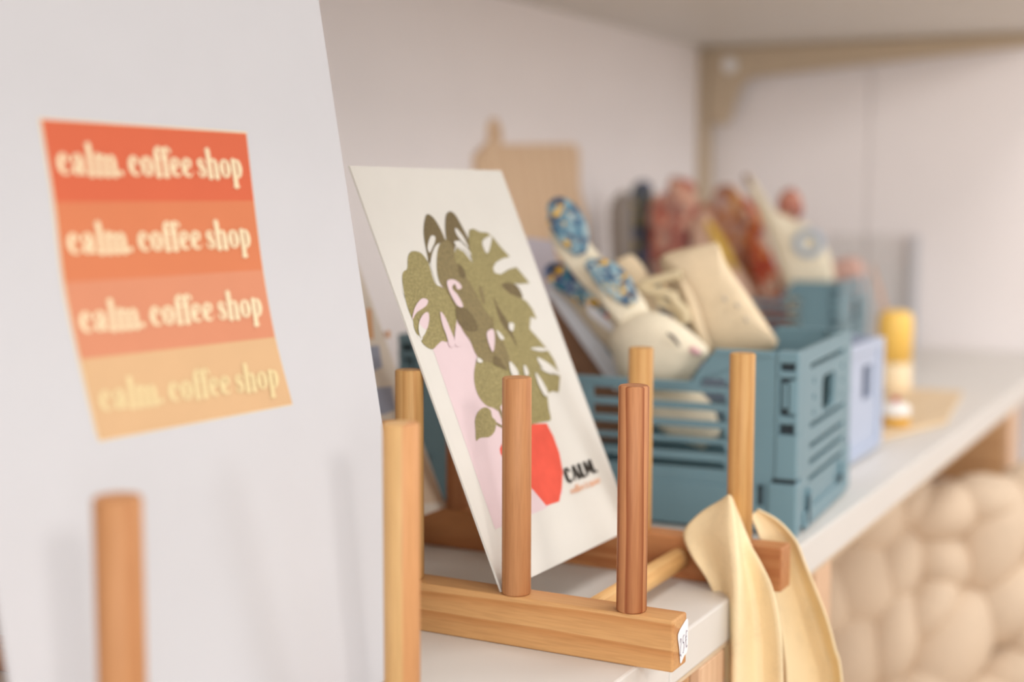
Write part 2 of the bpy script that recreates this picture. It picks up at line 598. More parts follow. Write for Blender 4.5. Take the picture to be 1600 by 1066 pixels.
# ------------------------------------------------------------------ lettering
def glyphs():
    stem = lambda x, h=1.0, b=0.0, w=.29: [(x, h - .04, w * .85), (x, h - .2, w), (x, b + .1, w), (x, b + .02, w)]
    foot = lambda x, y=.045, w=.42: [(x - w / 2, y, .09), (x + w / 2, y, .09)]
    flag = lambda x, y: [(x - .20, y - .05, .05), (x - .05, y - .02, .12)]
    arch = lambda x0, x1: [(x0, .62, .05), (x0 + .10, .84, .08), ((x0 + x1) / 2 + .04, .94, .13), (x1 - .03, .86, .22), (x1, .68, .28), (x1, .4, .29), (x1, .02, .29)]
    g = {}
    g['c'] = (.74, [[(.58, .70, .24), (.56, .82, .16), (.46, .94, .10), (.32, .93, .16), (.21, .75, .27), (.18, .5, .32), (.22, .25, .28), (.36, .08, .16), (.5, .06, .1), (.62, .14, .07), (.70, .26, .05)]])
    g['a'] = (.84, [[(.17, .70, .22), (.2, .84, .14), (.34, .95, .1), (.48, .92, .17), (.56, .76, .27), (.57, .5, .28), (.57, .2, .28), (.64, .07, .16), (.8, .09, .06)],
                    [(.55, .60, .07), (.38, .54, .12), (.22, .40, .22), (.18, .22, .28), (.26, .08, .16), (.42, .07, .1), (.56, .2, .08)]])
    g['l'] = (.45, [stem(.23, 1.5), foot(.23), flag(.23, 1.5)])
    g['m'] = (1.28, [stem(.22), arch(.26, .65), arch(.70, 1.07), foot(.22, w=.38), foot(.65, w=.38), foot(1.07, w=.40), flag(.22, 1.0)])
    g['n'] = (.86, [stem(.22), arch(.26, .65), foot(.22, w=.38), foot(.65, w=.38), flag(.22, 1.0)])
    g['.'] = (.34, [[(.13, .13, .25), (.15, .13, .26)]])
    g['o'] = (.80, [[(.40, .95, .10), (.24, .84, .2), (.17, .5, .31), (.24, .16, .2), (.40, .05, .10), (.56, .16, .2), (.63, .5, .31), (.56, .84, .2), (.40, .95, .10)]])
    g['f'] = (.48, [[(.60, 1.28, .20), (.56, 1.40, .13), (.44, 1.47, .1), (.32, 1.42, .18), (.25, 1.22, .28), (.24, .8, .29), (.24, .05, .29)], [(.03, .93, .09), (.5, .93, .09)], foot(.24, w=.44)])
    g['e'] = (.74, [[(.2, .46, .12), (.4, .50, .13), (.6, .57, .12)], [(.60, .60, .12), (.58, .78, .24), (.50, .90, .14), (.38, .95, .1), (.26, .86, .18), (.18, .5, .31), (.23, .22, .27), (.36, .08, .16), (.5, .06, .1), (.62, .14, .07), (.70, .26, .05)]])
    g['s'] = (.64, [[(.52, .74, .14), (.48, .88, .1), (.34, .95, .1), (.2, .86, .18), (.2, .68, .25), (.34, .54, .27), (.46, .40, .27), (.48, .2, .24), (.4, .08, .14), (.26, .05, .1), (.14, .12, .1), (.11, .28, .15)]])
    g['h'] = (.88, [stem(.23, 1.5), arch(.27, .66), foot(.23, w=.38), foot(.66, w=.38), flag(.23, 1.5)])
    g['p'] = (.82, [stem(.22, 1.0, -.46), [(.24, .72, .08), (.34, .90, .1), (.46, .94, .14), (.58, .82, .24), (.63, .5, .31), (.57, .18, .22), (.44, .05, .11), (.32, .07, .08), (.24, .2, .06)], foot(.22, -.46, .44), flag(.22, 1.0)])
    g['r'] = (.58, [stem(.22), [(.26, .6, .06), (.36, .86, .12), (.48, .9, .2)], foot(.22, w=.38), flag(.22, 1.0)])
    g['&'] = (.95, [[(.85, .05, .1), (.5, .55, .18), (.3, .95, .2), (.42, 1.25, .12), (.56, 1.05, .14), (.3, .6, .18), (.16, .3, .22), (.34, .06, .16), (.62, .2, .12), (.8, .55, .08)]])
    g[' '] = (.26, [])
    # heavy capitals for the plant card
    g['C'] = (.92, [[(.72, 1.05, .26), (.62, 1.26, .2), (.42, 1.32, .2), (.24, 1.1, .34), (.2, .7, .38), (.24, .3, .34), (.42, .1, .2), (.62, .14, .16), (.76, .34, .1)]])
    g['A'] = (.98, [[(.12, .04, .16), (.42, 1.36, .16)], [(.50, 1.36, .30), (.80, .04, .42)], [(.24, .46, .15), (.70, .46, .15)]])
    g['L'] = (.72, [[(.26, 1.36, .42), (.26, .06, .42)], [(.2, .1, .2), (.66, .1, .2)]])
    g['M'] = (1.34, [[(.2, .04, .22), (.24, 1.36, .24)], [(.3, 1.3, .34), (.62, .3, .30)], [(.66, .3, .2), (.98, 1.32, .26)], [(1.06, 1.36, .42), (1.10, .04, .42)]])
    return g


GLY = glyphs()


def text_shapes(txt, tight=1.0):
    """list of 2D polygons for a line of text, and its width, in x-heights"""
    x, out = 0.0, []
    for ch in txt:
        adv, strokes = GLY[ch]
        for st in strokes:
            s = spline(st, 6) if len(st) > 2 else [tuple(a + (b - a) * t for a, b in zip(*st)) for t in (0, .5, 1)]
            L, R = [], []
            for i, p in enumerate(s):
                a, b = s[max(0, i - 1)], s[min(len(s) - 1, i + 1)]
                dx, dy = b[0] - a[0], b[1] - a[1]
                d = math.hypot(dx, dy) or 1
                w = max(p[2], .02) / 2
                L.append((x + p[0] - dy / d * w, p[1] + dx / d * w))
                R.append((x + p[0] + dy / d * w, p[1] - dx / d * w))
            for i in range(len(s) - 1):
                out.append([L[i], L[i + 1], R[i + 1], R[i]])
            if len(st) > 2 or ch == '.':
                for p in (s[0], s[-1]):
                    w = max(p[2], .02) / 2
                    out.append([(x + p[0] + w * math.cos(k * math.pi / 8), p[1] + w * math.sin(k * math.pi / 8)) for k in range(16)])
        x += adv * tight
    return out, x


def lay_text(bm, txt, p0, p1, up, xh, mi=0, tight=1.0, curve=None):
    """text from p0 to p1 (3D baseline ends), x-height xh along 'up'"""
    shp, w = text_shapes(txt, tight)
    p0, p1, up = Vector(p0), Vector(p1), Vector(up).normalized()
    nrm = (p1 - p0).cross(up).normalized()
    for k, q in enumerate(shp):
        vs = []
        for x, y in q:
            off = curve(x / w) if curve else 0
            vs.append(bm.verts.new(p0 + (p1 - p0) * (x / w) + up * (y * xh + off) + nrm * (k * 4e-7)))
        f = bm.faces.new(vs)
        f.material_index = mi


# ------------------------------------------------------------------ white art board in the nearest rack
BX1, BYB, BTH = .5230, .0730, .1691
BN = Vector((0, -math.cos(BTH), math.sin(BTH)))          # out of its face
BU = Vector((0, math.sin(BTH), math.cos(BTH)))           # up its face
BK = BN.dot(Vector((BX1, BYB, 0)))


def bpt(x, y, lift=0.0):
    return on(x, y, BN, BK) + BN * lift


b0 = Vector((0, BYB, 0)) + BU * (.0108 / BU.z)
root = empty('art_board', (.413, b0.y, .0108), 'large white art board with orange coffee shop stripes leaning in the nearest rack', 'board')
off = root.location
bm = BM()
tb = .0016
vs = []
for d in (0, -tb):
    for x, t in ((.3035, 0), (BX1, 0), (BX1, .335), (.3035, .335)):
        vs.append(bm.verts.new(Vector((x, b0.y, b0.z)) + BU * t + BN * d - off))
for q in ((0, 1, 2, 3), (7, 6, 5, 4), (0, 4, 5, 1), (1, 5, 6, 2), (2, 6, 7, 3), (3, 7, 4, 0)):
    bm.faces.new([vs[i] for i in q])
build('panel', bm, PAPER, root)
left = [(64, 187), (85, 316), (100, 442), (125, 562), (155, 688)]
right = [(384, 209), (396, 314), (410, 422), (429, 527), (456, 631)]
Ls = spline(left, 6)
Rs = spline(right, 6)
bm = BM()
poly(bm, [bpt(x, y, .00012) - off for x, y in [(154, 691)] + [(x - 4, y) for x, y in Ls[-2:0:-1]] + [(60, 184), (385, 206)] + [(x + 1, y) for x, y in Rs[1:-1]] + [(457, 633)]])
build('label_border', bm, plain('pale_cream_print', srgb(230, 210, 176), .7, .15), root)
STR = [plain('print_stripe_red', srgb(210, 106, 76), .8, .08, .015), plain('print_stripe_orange', srgb(211, 128, 90), .8, .08, .015),
       plain('print_stripe_peach', srgb(212, 142, 110), .8, .08, .015), plain('print_stripe_sand', srgb(214, 176, 134), .8, .08, .015)]
bm = BM()
for k in range(4):
    a, b = Ls[6 * k:6 * k + 7], Rs[6 * k:6 * k + 7]
    poly(bm, [bpt(x, y, .00024) - off for x, y in a[::-1] + b], k)
build('striped_label', bm, STR, root)
bm = BM()
for k, (a, b, xh) in enumerate((((90, 273), (379, 279), .0073), ((106, 398), (392, 387), .0071), ((125, 521), (410, 494), .0070), ((156, 644), (436, 605), .0070))):
    A, B = bpt(*a, .00036) - off, bpt(*b, .00036) - off
    lay_text(bm, 'calm. coffee shop', A, B, BU, xh, 1 if k == 3 else 0)
build('lettering', bm, [plain('print_lettering', srgb(238, 220, 182), .7, .15), plain('print_lettering_yellow', srgb(228, 208, 158), .7, .15)], root, recalc=False)

# ------------------------------------------------------------------ plant card in the middle rack
CX0, CYB, CZB, CTH, CPH, CW, CH = .5961, .0724, .0246, .4036, -.0220, .1527, .2227
ce = Vector((math.cos(CPH), math.sin(CPH), 0))
cn = Vector((-math.sin(CPH), math.cos(CPH), 0))
CU = cn * math.sin(CTH) + Vector((0, 0, math.cos(CTH)))
CN = ce.cross(CU).normalized()
if CN.y > 0:
    CN = -CN
CO = Vector((CX0, CYB, CZB))
CK = CN.dot(CO)


def cpt(x, y, lift=0.0):
    return on(x, y, CN, CK) + CN * lift


def sheet(o, e, u, n, w, h, t, off):
    bm = BM()
    vs = [bm.verts.new(o + e * a + u * b + n * d - off) for d in (0, -t) for a, b in ((0, 0), (w, 0), (w, h), (0, h))]
    for q in ((0, 1, 2, 3), (7, 6, 5, 4), (0, 4, 5, 1), (1, 5, 6, 2), (2, 6, 7, 3), (3, 7, 4, 0)):
        bm.faces.new([vs[i] for i in q])
    return bm


root = empty('art_card', CO + ce * (CW / 2), 'cream art card with olive plant in red pot, leaning in the wooden rack', 'card')
off = root.location.copy()
build('card_sheet', sheet(CO, ce, CU, CN, CW, CH, .0011, off), CARD, root)
cA = lambda x, y: (600 + x / 3.553, 320 + y / 3.553)
cB = lambda x, y: (680 + x / 3.046, 560 + y / 3.046)
OL1 = glitter('olive_leaf_glitter', srgb(148, 136, 86), srgb(176, 163, 112))
OL2 = glitter('olive_leaf_mid', srgb(132, 117, 76), srgb(150, 134, 90))
OL3 = glitter('olive_leaf_dark', srgb(110, 94, 58), srgb(122, 106, 66))
PINK = plain('print_pink', srgb(222, 200, 202), .7, .15, .02)
PINK2 = PINK
RED = plain('print_red_pot', srgb(226, 92, 74), .7, .12, .08, 90)
ORG = mat('print_orange', srgb(232, 180, 148), .7, .1)
art = []   # (material index, points, curved)
MI = dict(pink=0, o1=1, o2=2, o3=3, red=4, cream=5)
art.append(('pink', [(676, 545), (773.6, 827.6), (852, 795), (880, 770), (764, 500), (747, 440), (690, 440)], False))
a3 = lambda l: [cA(*p) for p in l]
b3 = lambda l: [cB(*p) for p in l]
art.append(('cream', a3([(100, 480), (100, 330), (300, 330), (292, 440), (250, 520), (160, 640), (185, 740), (262, 805), (275, 800), (200, 640)]), False))
# pot
art.append(('red', b3([(312, 416), (325, 395), (400, 330), (470, 313), (530, 310), (562, 372), (590, 450), (607, 540), (602, 620), (590, 682), (528, 702), (465, 627), (400, 560), (330, 490), (310, 455), (306, 432)]), False))
# stems
art.append(('o2', b3([(283, 300), (300, 310), (345, 335), (345, 345), (300, 325), (283, 312)]), False))
art.append(('o2', b3([(290, 225), (305, 225), (330, 290), (325, 330), (315, 290)]), False))
# leaf under the peg and down to the pot
art.append(('o1', b3([(420, -20), (475, 70), (500, 110), (530, 170), (540, 240), (549, 292), (520, 302), (470, 312), (420, 330), (350, 300), (330, 200), (330, 60)]), True))
# left glitter leaf
art.append(('o1', a3([(160, 258), (200, 266), (232, 300), (250, 335), (268, 400), (290, 445), (340, 470), (380, 540), (400, 590), (402, 640), (392, 700), (385, 745), (350, 762), (320, 758), (298, 776), (268, 803), (232, 788), (207, 760), (214, 738), (182, 720), (165, 680), (160, 640), (150, 622), (130, 570), (112, 500), (100, 420), (105, 375), (127, 355), (130, 300), (140, 270)]), True))
# lower heart leaf and the small leaf
art.append(('o1', b3([(215, -25), (190, 30), (184, 100), (200, 170), (238, 222), (278, 238), (297, 250), (308, 232), (332, 195), (345, 120), (345, -10), (300, -40)]), True))
art.append(('o1', b3([(193, 392), (190, 340), (188, 292), (205, 252), (235, 234), (262, 248), (270, 280), (287, 300), (283, 345), (258, 374), (222, 378), (205, 384)]), True))
# two dark leaves at the top
art.append(('o3', a3([(240, 53), (226, 78), (218, 140), (224, 205), (238, 275), (250, 328), (268, 270), (303, 218), (336, 205), (330, 175), (305, 122), (272, 72)]), True))
art.append(('o3', a3([(362, 38), (342, 62), (338, 128), (345, 195), (362, 235), (385, 268), (400, 205), (430, 208), (470, 270), (495, 325), (500, 300), (470, 200), (440, 138), (408, 78), (386, 48)]), True))
# the middle leaf
art.append(('o2', a3([(345, 192), (330, 206), (306, 220), (292, 262), (287, 325), (294, 385), (312, 440), (345, 480), (388, 560), (410, 640), (440, 705), (478, 760), (508, 830), (545, 868), (600, 878), (650, 860), (640, 700), (560, 480), (480, 380), (400, 280), (372, 222)]), True))
# the right leaf
art.append(('o1', a3([(470, 142), (492, 133), (530, 152), (572, 156), (602, 180), (642, 232), (697, 290), (655, 300), (618, 322), (603, 352), (612, 378), (645, 388), (690, 360), (732, 347), (766, 386), (806, 436), (762, 440), (700, 438), (660, 440), (690, 490), (752, 512), (792, 540), (822, 582), (846, 636), (812, 622), (806, 690), (852, 740), (902, 800), (942, 862), (976, 950), (968, 1042), (930, 1036), (885, 1066), (800, 1030), (700, 940), (680, 900), (610, 700), (600, 640), (560, 590), (480, 440), (440, 380), (392, 310), (388, 275), (400, 240), (440, 262), (490, 325), (478, 270), (468, 205)]), False))
# shades on the leaves
art.append(('o3', a3([(650, 442), (690, 434), (738, 452), (768, 516), (722, 507), (680, 482)]), True))
art.append(('o3', a3([(604, 512), (640, 582), (690, 660), (718, 738), (742, 797), (694, 720), (640, 640)]), True))
art.append(('o3', a3([(400, 568), (448, 576), (492, 622), (520, 692), (472, 706), (420, 672), (398, 622)]), True))
art.append(('o3', a3([(412, 330), (440, 360), (452, 400), (430, 408), (412, 370)]), True))
art.append(('o2', a3([(525, 450), (545, 470), (560, 540), (545, 550), (528, 500)]), True))
art.append(('o2', a3([(600, 600), (612, 700), (660, 800), (690, 920), (650, 900), (612, 830), (590, 700)]), False))
art.append(('o3', a3([(605, 840), (640, 850), (680, 925), (650, 905), (605, 890)]), False))
art.append(('o2', a3([(640, 745), (660, 760), (700, 870), (690, 900), (660, 830)]), False))
# cut-outs in the leaves
for c, pts in (('cream', [(250, 268), (238, 242), (246, 200), (260, 173), (280, 180), (278, 210), (262, 246)]),
               ('cream', [(304, 216), (275, 242), (256, 318), (270, 392), (294, 450), (287, 340), (292, 262)]),
               ('cream', [(390, 138), (402, 136), (440, 185), (466, 242), (440, 216), (404, 175)]),
               ('cream', [(386, 204), (420, 214), (460, 244), (482, 286), (440, 250), (402, 236)]),
               ('cream', [(545, 200), (592, 175), (586, 232), (570, 272), (548, 240)]),
               ('pink', [(152, 640), (166, 576), (196, 530), (222, 522), (240, 536), (230, 562), (204, 582), (176, 602)]),
               ('cream', [(205, 740), (188, 702), (192, 650), (204, 640), (232, 690)]),
               ('pink', [(192, 652), (214, 610), (240, 600), (246, 640), (232, 694), (205, 680)]),
               ('pink', [(308, 598), (332, 622), (362, 690), (392, 772), (362, 790), (340, 722), (318, 662)]),
               ('pink', [(396, 676), (412, 690), (440, 760), (400, 790), (388, 740)]),
               ('pink', [(346, 425), (380, 417), (414, 438), (426, 464), (402, 472), (388, 442), (374, 466), (410, 512), (434, 568), (402, 562), (366, 502), (350, 462)]),
               ('pink', [(566, 712), (600, 694), (610, 750), (600, 820), (576, 772)]),
               ('cream', [(618, 700), (640, 715), (662, 746), (640, 748)]),
               ('cream', [(690, 660), (716, 664), (710, 704), (690, 692)]),
               ('cream', [(808, 800), (860, 794), (914, 808), (862, 816)]),
               ('cream', [(845, 850), (900, 878), (950, 918), (976, 952), (902, 924), (868, 900)]),
               ('cream', [(860, 906), (900, 920), (936, 946), (890, 930)]),
               ('cream', [(690, 874), (722, 902), (742, 946), (704, 946)]),
               ('cream', [(770, 895), (786, 905), (798, 944), (776, 946)]),
               ('cream', [(834, 934), (872, 980), (906, 1050), (886, 1062), (852, 1000)]),
               ('cream', [(515, 850), (540, 868), (535, 880), (512, 875)])):
    art.append((c, a3(pts), True))
CARDPRINT = CARD
bm = BM()
for k, (c, pts, curved) in enumerate(art):
    P = spline(pts, 4, True) if curved else pts
    poly(bm, [cpt(x, y, .00008 + .000018 * k) - off for x, y in P], MI[c])
build('plant_illustration', bm, [PINK, OL1, OL2, OL3, RED, CARDPRINT], root)
bm = BM()
A, B = cpt(886, 757, .0005) - off, cpt(934, 738, .0005) - off
lay_text(bm, 'CALM.', A, B, CU, .0062, 0)
A, B = cpt(892, 773, .0005) - off, cpt(938, 754, .0005) - off
lay_text(bm, 'coffee & more', A, B, CU, .0026, 1)
build('lettering', bm, [INK, ORG], root, recalc=False)

# second card, further back in the same rack
c2 = Vector((.7458, .1919, .0246))
e2, u2 = Vector((1, 0, 0)), Vector((0, math.sin(.405), math.cos(.405)))
n2 = Vector((0, -math.cos(.405), math.sin(.405)))
o2 = c2 - e2 * .150
root = empty('abstract_card', o2 + e2 * .075, 'cream card with grey and orange shapes behind the white board', 'card')
off = root.location.copy()
build('card_sheet', sheet(o2, e2, u2, n2, .150, .212, .0011, off), plain('abstract_card_paper', srgb(232, 220, 204), .7, .15, .02), root)
bm = BM()
G = lambda x, y, l: on(x, y, n2, n2.dot(c2)) + n2 * l - off
for mi, pts in ((0, [(540, 545), (592, 540), (597, 574), (580, 582), (540, 580)]), (0, [(560, 608), (612, 604), (618, 640), (600, 648), (560, 648)]),
                (0, [(520, 470), (560, 466), (566, 500), (530, 508)]), (1, [(604, 516), (610, 518), (609, 530), (603, 526)]), (1, [(572, 480), (580, 484), (584, 530), (574, 530)]),
                (1, [(560, 660), (640, 655), (650, 690), (560, 700)]), (2, [(540, 700), (655, 690), (692, 784), (540, 800)])):  # last patch paints the shade on the card's lower face
    poly(bm, [G(x, y, .0001 + .00002 * len(bm.verts) / 4) for x, y in pts], mi)
build('abstract_print', bm, [plain('print_grey_blue', srgb(164, 168, 184), .7, .15), plain('print_soft_orange', srgb(226, 172, 124), .7, .15), plain('sand_shade', srgb(222, 196, 168), .7, .15)], root)

# price sticker on the end of the front rail
sy = -.0235 - .0003
st = [(-.0022, .0168), (.0035, .0196), (.0098, .0212), (.0103, .0150), (.0100, .0062), (.0060, .0046), (.0018, .0022), (.0008, .0060), (-.0008, .0110)]
bm = BM()
prism(bm, spline(st, 3, True), [], lambda a, b, d: (a, sy - d - .00012 * (1 if a < 0 else 0), b), 0, .00022)
stk = build('price_sticker', bm, STICKER, rack1)
stk['label'] = 'white handwritten price sticker'
bm = BM()


def pen(bm, pts, w, org=(0, 0), sc=1.0):
    s = spline([(x * .80, y * .9, 0) for x, y in pts], 5)
    for a, b in zip(s, s[1:]):
        dx, dy = b[0] - a[0], b[1] - a[1]
        d = math.hypot(dx, dy) or 1
        nx, ny = -dy / d * w / 2, dx / d * w / 2
        vs = [bm.verts.new((org[0] + sc * p[0] + q[0], sy - .00045, org[1] + sc * p[1] + q[1])) for p, q in ((a, (nx, ny)), (b, (nx, ny)), (b, (-nx, -ny)), (a, (-nx, -ny)))]
        bm.faces.new(vs)


pen(bm, [(0, .0082), (.0006, .0098), (.0016, .0098), (.0018, .0078), (.0010, .0042), (.0006, .0012), (.0018, .0016), (.0022, .0004)], .00034, (-.0002, .0052))
pen(bm, [(.0024, .0098), (.0004, .0090), (.0002, .0060), (.0014, .0062), (.0022, .0040), (.0012, .0010), (.0002, .0008)], .00034, (.0034, .0060))
pen(bm, [(.0026, .0094), (.0010, .0098), (.0004, .0066), (.0006, .0030), (.0016, .0012), (.0026, .0022)], .00034, (.0070, .0070))
pen(bm, [(-.0003, .0066), (.0016, .0072)], .00030, (.0070, .0070))
pen(bm, [(-.0003, .0050), (.0014, .0054)], .00030, (.0070, .0070))
build('handwriting', bm, PENINK, stk)


# ------------------------------------------------------------------ folding crates
def crate(loc, rz, L, S, H, m, label, cat='crate', full=True, dark=None):
    """local frame: +Y along the long front panel, +X to the back; origin at the front right bottom corner"""
    r = empty('folding_crate', loc, label, cat, rz, 'dusty blue folding crates')
    k = H / .117
    t = .0035
    # long side panels with dropped middle and rows of slots
    for side in (0, 1):
        lo, hi = (.054, .070)
        out = [(.013, .004), (L - .013, .004), (L - .013, H), (L - lo, H), (L - hi, H * .813), (hi, H * .813), (lo, H), (.013, H)]
        holes = []
        for mirror in (0, 1):
            hol = [(.0480, .840), (.0610, .840), (.0640, .792), (.0440, .792)]
            holes.append([((L - a) if mirror else a, b * H) for a, b in hol])
        zs = [(.758, .700), (.660, .602), (.563, .505), (.476, .424), (.378, .336)]
        for za, zb in zs:
            holes.append([(.0455, zb * H), (L / 2 - .004, zb * H), (L / 2 - .004, za * H), (.0475, za * H)])
            holes.append([(L - .0455, zb * H), (L / 2 + .004, zb * H), (L / 2 + .004, za * H), (L - .0475, za * H)])
        x0 = .0012 if side == 0 else S - .0012 - t
        bm = prism(BM(), out, holes, lambda a, b, d, x0=x0: (x0 + d, a, b), 0, t)
        sp = build('side_panel', bm, m, r, bevel=.0006, seg=2)
        xs = x0 - .0012 if side == 0 else x0 + t
        bm = BM()
        box(bm, xs, xs + .0011, .020, L - .020, .002, .0300 * k)          # raised skirt under the groove
        box(bm, xs, xs + .0011, .075, L - .075, H * .79, H * .813)
        build('skirt', bm, m, sp, bevel=.0005)
        rim = BM()
        xr = x0 - .001 if side == 0 else x0
        for a, b in ((.016, lo), (L - lo, L - .016)):
            box(rim, xr, xr + t + .001, a, b, H - .0030, H + .0006)
        box(rim, xr, xr + t + .001, hi, L - hi, H * .813 - .0022, H * .813 + .0004)
        build('rim', rim, m, sp, bevel=.0006)
    # short end panels
    for end in (0, 1):
        holes = [rrect(.033 * S / .171, S * .845, H * .885, H * .915, .0015),
                 rrect(S * .42, S * .66, H * .60, H * .81, .006)]
        for z in (.81, .72, .63):
            holes.append(rrect(S * .25, S * .285, H * z - .002, H * z + .002, .001))
            holes.append(rrect(S * .79, S * .825, H * z - .002, H * z + .002, .001))
        for z in (.565, .450, .360, .265):
            holes.append(rrect(S * .205, S * .865, H * z - .0017, H * z + .0017, .0015))
        y0 = -.0005 if end == 0 else L - t + .0005
        out = rrect(.011, S - .011, .004, H + .0006, .002)
        bm = prism(BM(), out, holes, lambda a, b, d, y0=y0: (a, y0 + d, b), 0, t)
        ep = build('end_panel', bm, m, r, bevel=.0006)
        yb = y0 - .0020 if end == 0 else y0 + t
        bm = BM()
        box(bm, .020, S - .020, yb, yb + .002, .001, .012)
        for a in (.030, S - .036):
            box(bm, a, a + .006, yb - .001, yb + .002, .010, .026)
        build('foot_rail', bm, m, ep, bevel=.0006)
        bm = BM()
        for za, zb in ((.010, .003),):
            box(bm, .028, .032, yb - .0006, yb, .004, .022)
        build('hinge_gap', bm, SHADE_DARK, ep)
        build('clip_slot', box(BM(), S - .045, S - .03, yb - .0006, yb, .013, .017), SHADE_DARK, ep)
    # corner posts: tube with hinge knuckle, latch loop and the two dark latch windows
    for cx in (0, 1):
        for cy in (0, 1):
            X = (lambda v: v) if cx == 0 else (lambda v: S - v)
            Y = (lambda v: v) if cy == 0 else (lambda v: L - v)
            bx = lambda bm, a0, a1, b0, b1, z0, z1: box(bm, min(X(a0), X(a1)), max(X(a0), X(a1)), min(Y(b0), Y(b1)), max(Y(b0), Y(b1)), z0, z1)
            bm = BM()
            bx(bm, -.0004, .0125, -.0004, .0135, H * .315, H * .56)
            bx(bm, .0020, .0125, .0020, .0135, H * .555, H * .94)
            bx(bm, -.0004, .0125, -.0004, .0020, H * .56, H * 1.0)
            bx(bm, -.0004, .0125, .0112, .0135, H * .56, H * 1.0)
            bx(bm, -.0006, .0125, -.0006, .0135, H * .945, H + .0008)
            bx(bm, -.0006, .0030, -.0006, .0135, H * .615, H * .66)
            bx(bm, -.0006, .0030, -.0006, .0135, H * .865, H * .905)
            cp = build('corner_post', bm, m, r, bevel=.0026, seg=4)
            bm = BM()
            bx(bm, .0012, .0021, .0026, .0106, H * .905, H * .945)
            bx(bm, .0012, .0021, .0026, .0106, H * .562, H * .614)
            bx(bm, .0012, .0021, .0026, .0106, H * .665, H * .862)
            build('latch_recess', bm, SHADE_DARK, cp)
            bm = BM()
            bx(bm, -.0012, .0016, .0010, .0056, H * .672, H * .855)
            bx(bm, -.0006, .0016, .0062, .0096, H * .70, H * .84)
            build('latch', bm, m, cp, bevel=.0012, seg=3)
            bm = BM()
            bx(bm, -.0010, .0128, -.0010, .0180, .0, H * .290)
            bx(bm, .0008, .0125, .0008, .0120, H * .285, H * .325)
            build('foot_block', bm, m, cp, bevel=.0016, seg=3)
            bm = BM()
            bx(bm, .0004, .0011, .0000, .0150, H * .292, H * .316)
            build('hinge_gap', bm, SHADE_DARK, cp)
            bm = BM()
            bx(bm, -.0008, .0004, .0205, .0235, H * .165, H * .275)
            build('clip_slot', bm, SHADE_DARK, cp)
    build('base', box(BM(), .006, S - .006, .006, L - .006, .003, .007), m, r)
    return r


SHADE_DARK = mat('shadow_plastic', srgb(44, 53, 58), .6, .2)  # dark colour painted as shade in hinge gaps, slots and latch recesses
TH1 = math.atan2(.0117, .1715)
crate1 = crate((.8674, .0092, .0003), TH1, .282, .1715, .1168, BLUE, 'dusty blue folding crate standing right behind the wooden rack, bunny toys inside')
crate2 = crate((1.5795, .1742, .0003), math.radians(4), .268, .1690, .1180, BLUE, 'far dusty blue folding crate holding patterned red toys')


def lavender_box():
    r = empty('storage_box', (1.062, .0416, .0003), 'pale lavender plastic box beside the near blue crate', 'box')
    W, D, H = .160, .105, .0955
    for y0 in (0.0, D - .004):
        bm = prism(BM(), rrect(0, W, .002, H, .003), [rrect(.096, .128, H * .50, H * .80, .002)], lambda a, b, d, y0=y0: (a, y0 + d, b), 0, .004)
        e = build('end_panel', bm, LAV, r, bevel=.0008)
        yy = -.0020 if y0 == 0 else D
        bm = BM()
        box(bm, .004, .016, yy, yy + .002, .004, H)
        box(bm, .145, W, yy, yy + .002, .004, H)
        box(bm, .016, .145, yy, yy + .002, H - .008, H)
        box(bm, .016, .145, yy, yy + .002, .002, .010)
        build('raised_frame', bm, LAV, e, bevel=.0008)
    for x0 in (0.0, W - .004):
        bm = prism(BM(), rrect(.004, D - .004, .002, H, .002), [rrect(.03, .075, H * .6, H * .78, .004)], lambda a, b, d, x0=x0: (x0 + d, a, b), 0, .004)
        build('side_panel', bm, LAV, r, bevel=.0008)
    build('base', box(BM(), .004, W - .004, .004, D - .004, .0, .005), LAV, r)


lavender_box()

# ------------------------------------------------------------------ toys and bags in the near crate
E1 = Vector((math.cos(TH1), math.sin(TH1), 0))
O1 = Vector((.8674, .0088, 0))
TOCAM = -FW


def c1(x, y, s, tilt=0.0):
    """point seen at x, y on a plane s metres behind the crate's front panel"""
    return on(x, y, E1, E1.dot(O1 + E1 * s))


def shape(pts, s, per=5):
    return [c1(x, y, s) for x, y in spline(pts, per, True)]


BLUEPRINT = printed('blue_yellow_print', [(0, srgb(120, 158, 174)), (.2, srgb(84, 108, 134)), (.36, srgb(150, 180, 190)), (.52, srgb(240, 188, 62)), (.62, srgb(96, 134, 156)), (.8, srgb(178, 194, 194)), (.92, srgb(84, 88, 108))], 230)
PINKBLUSH = mat('blush_stitch', srgb(236, 190, 190), .9, .1)
EYE = mat('stitched_eye', srgb(120, 110, 104), .9, .1)

root = empty('bunny_toy', c1(1030, 545, .045), 'cream bunny toy with blue-lined ears poking out of the near crate', 'toy')
off = root.location.copy()
mv = lambda L: [p - off for p in L]
bm = inflate(BM(), mv(shape([(952, 528), (968, 500), (1000, 486), (1036, 490), (1072, 512), (1108, 547), (1092, 572), (1066, 602), (1020, 612), (975, 600), (958, 560)], .050)), .055, TOCAM)
build('head', bm, CREAM, root, True, subsurf=1)
bm = sweep(BM(), mv([c1(*p, .062) for p in ((1000, 600), (1040, 628), (1080, 655), (1112, 690))]), [.010, .017, .018, .008], TOCAM, .6)
build('body', bm, CREAM, root, True)
bm = sweep(BM(), mv([c1(*p, .062) for p in ((1000, 510), (960, 462), (915, 412), (880, 365), (866, 336))]), [.010, .011, .0115, .0100, .003], TOCAM, .3)
ear = build('ear', bm, CREAM, root, True)
bm = sweep(BM(), mv([c1(*p, .056) for p in ((908, 398), (898, 372), (884, 344), (868, 326), (856, 322))]), [.004, .0105, .0120, .0100, .003], TOCAM, .25)
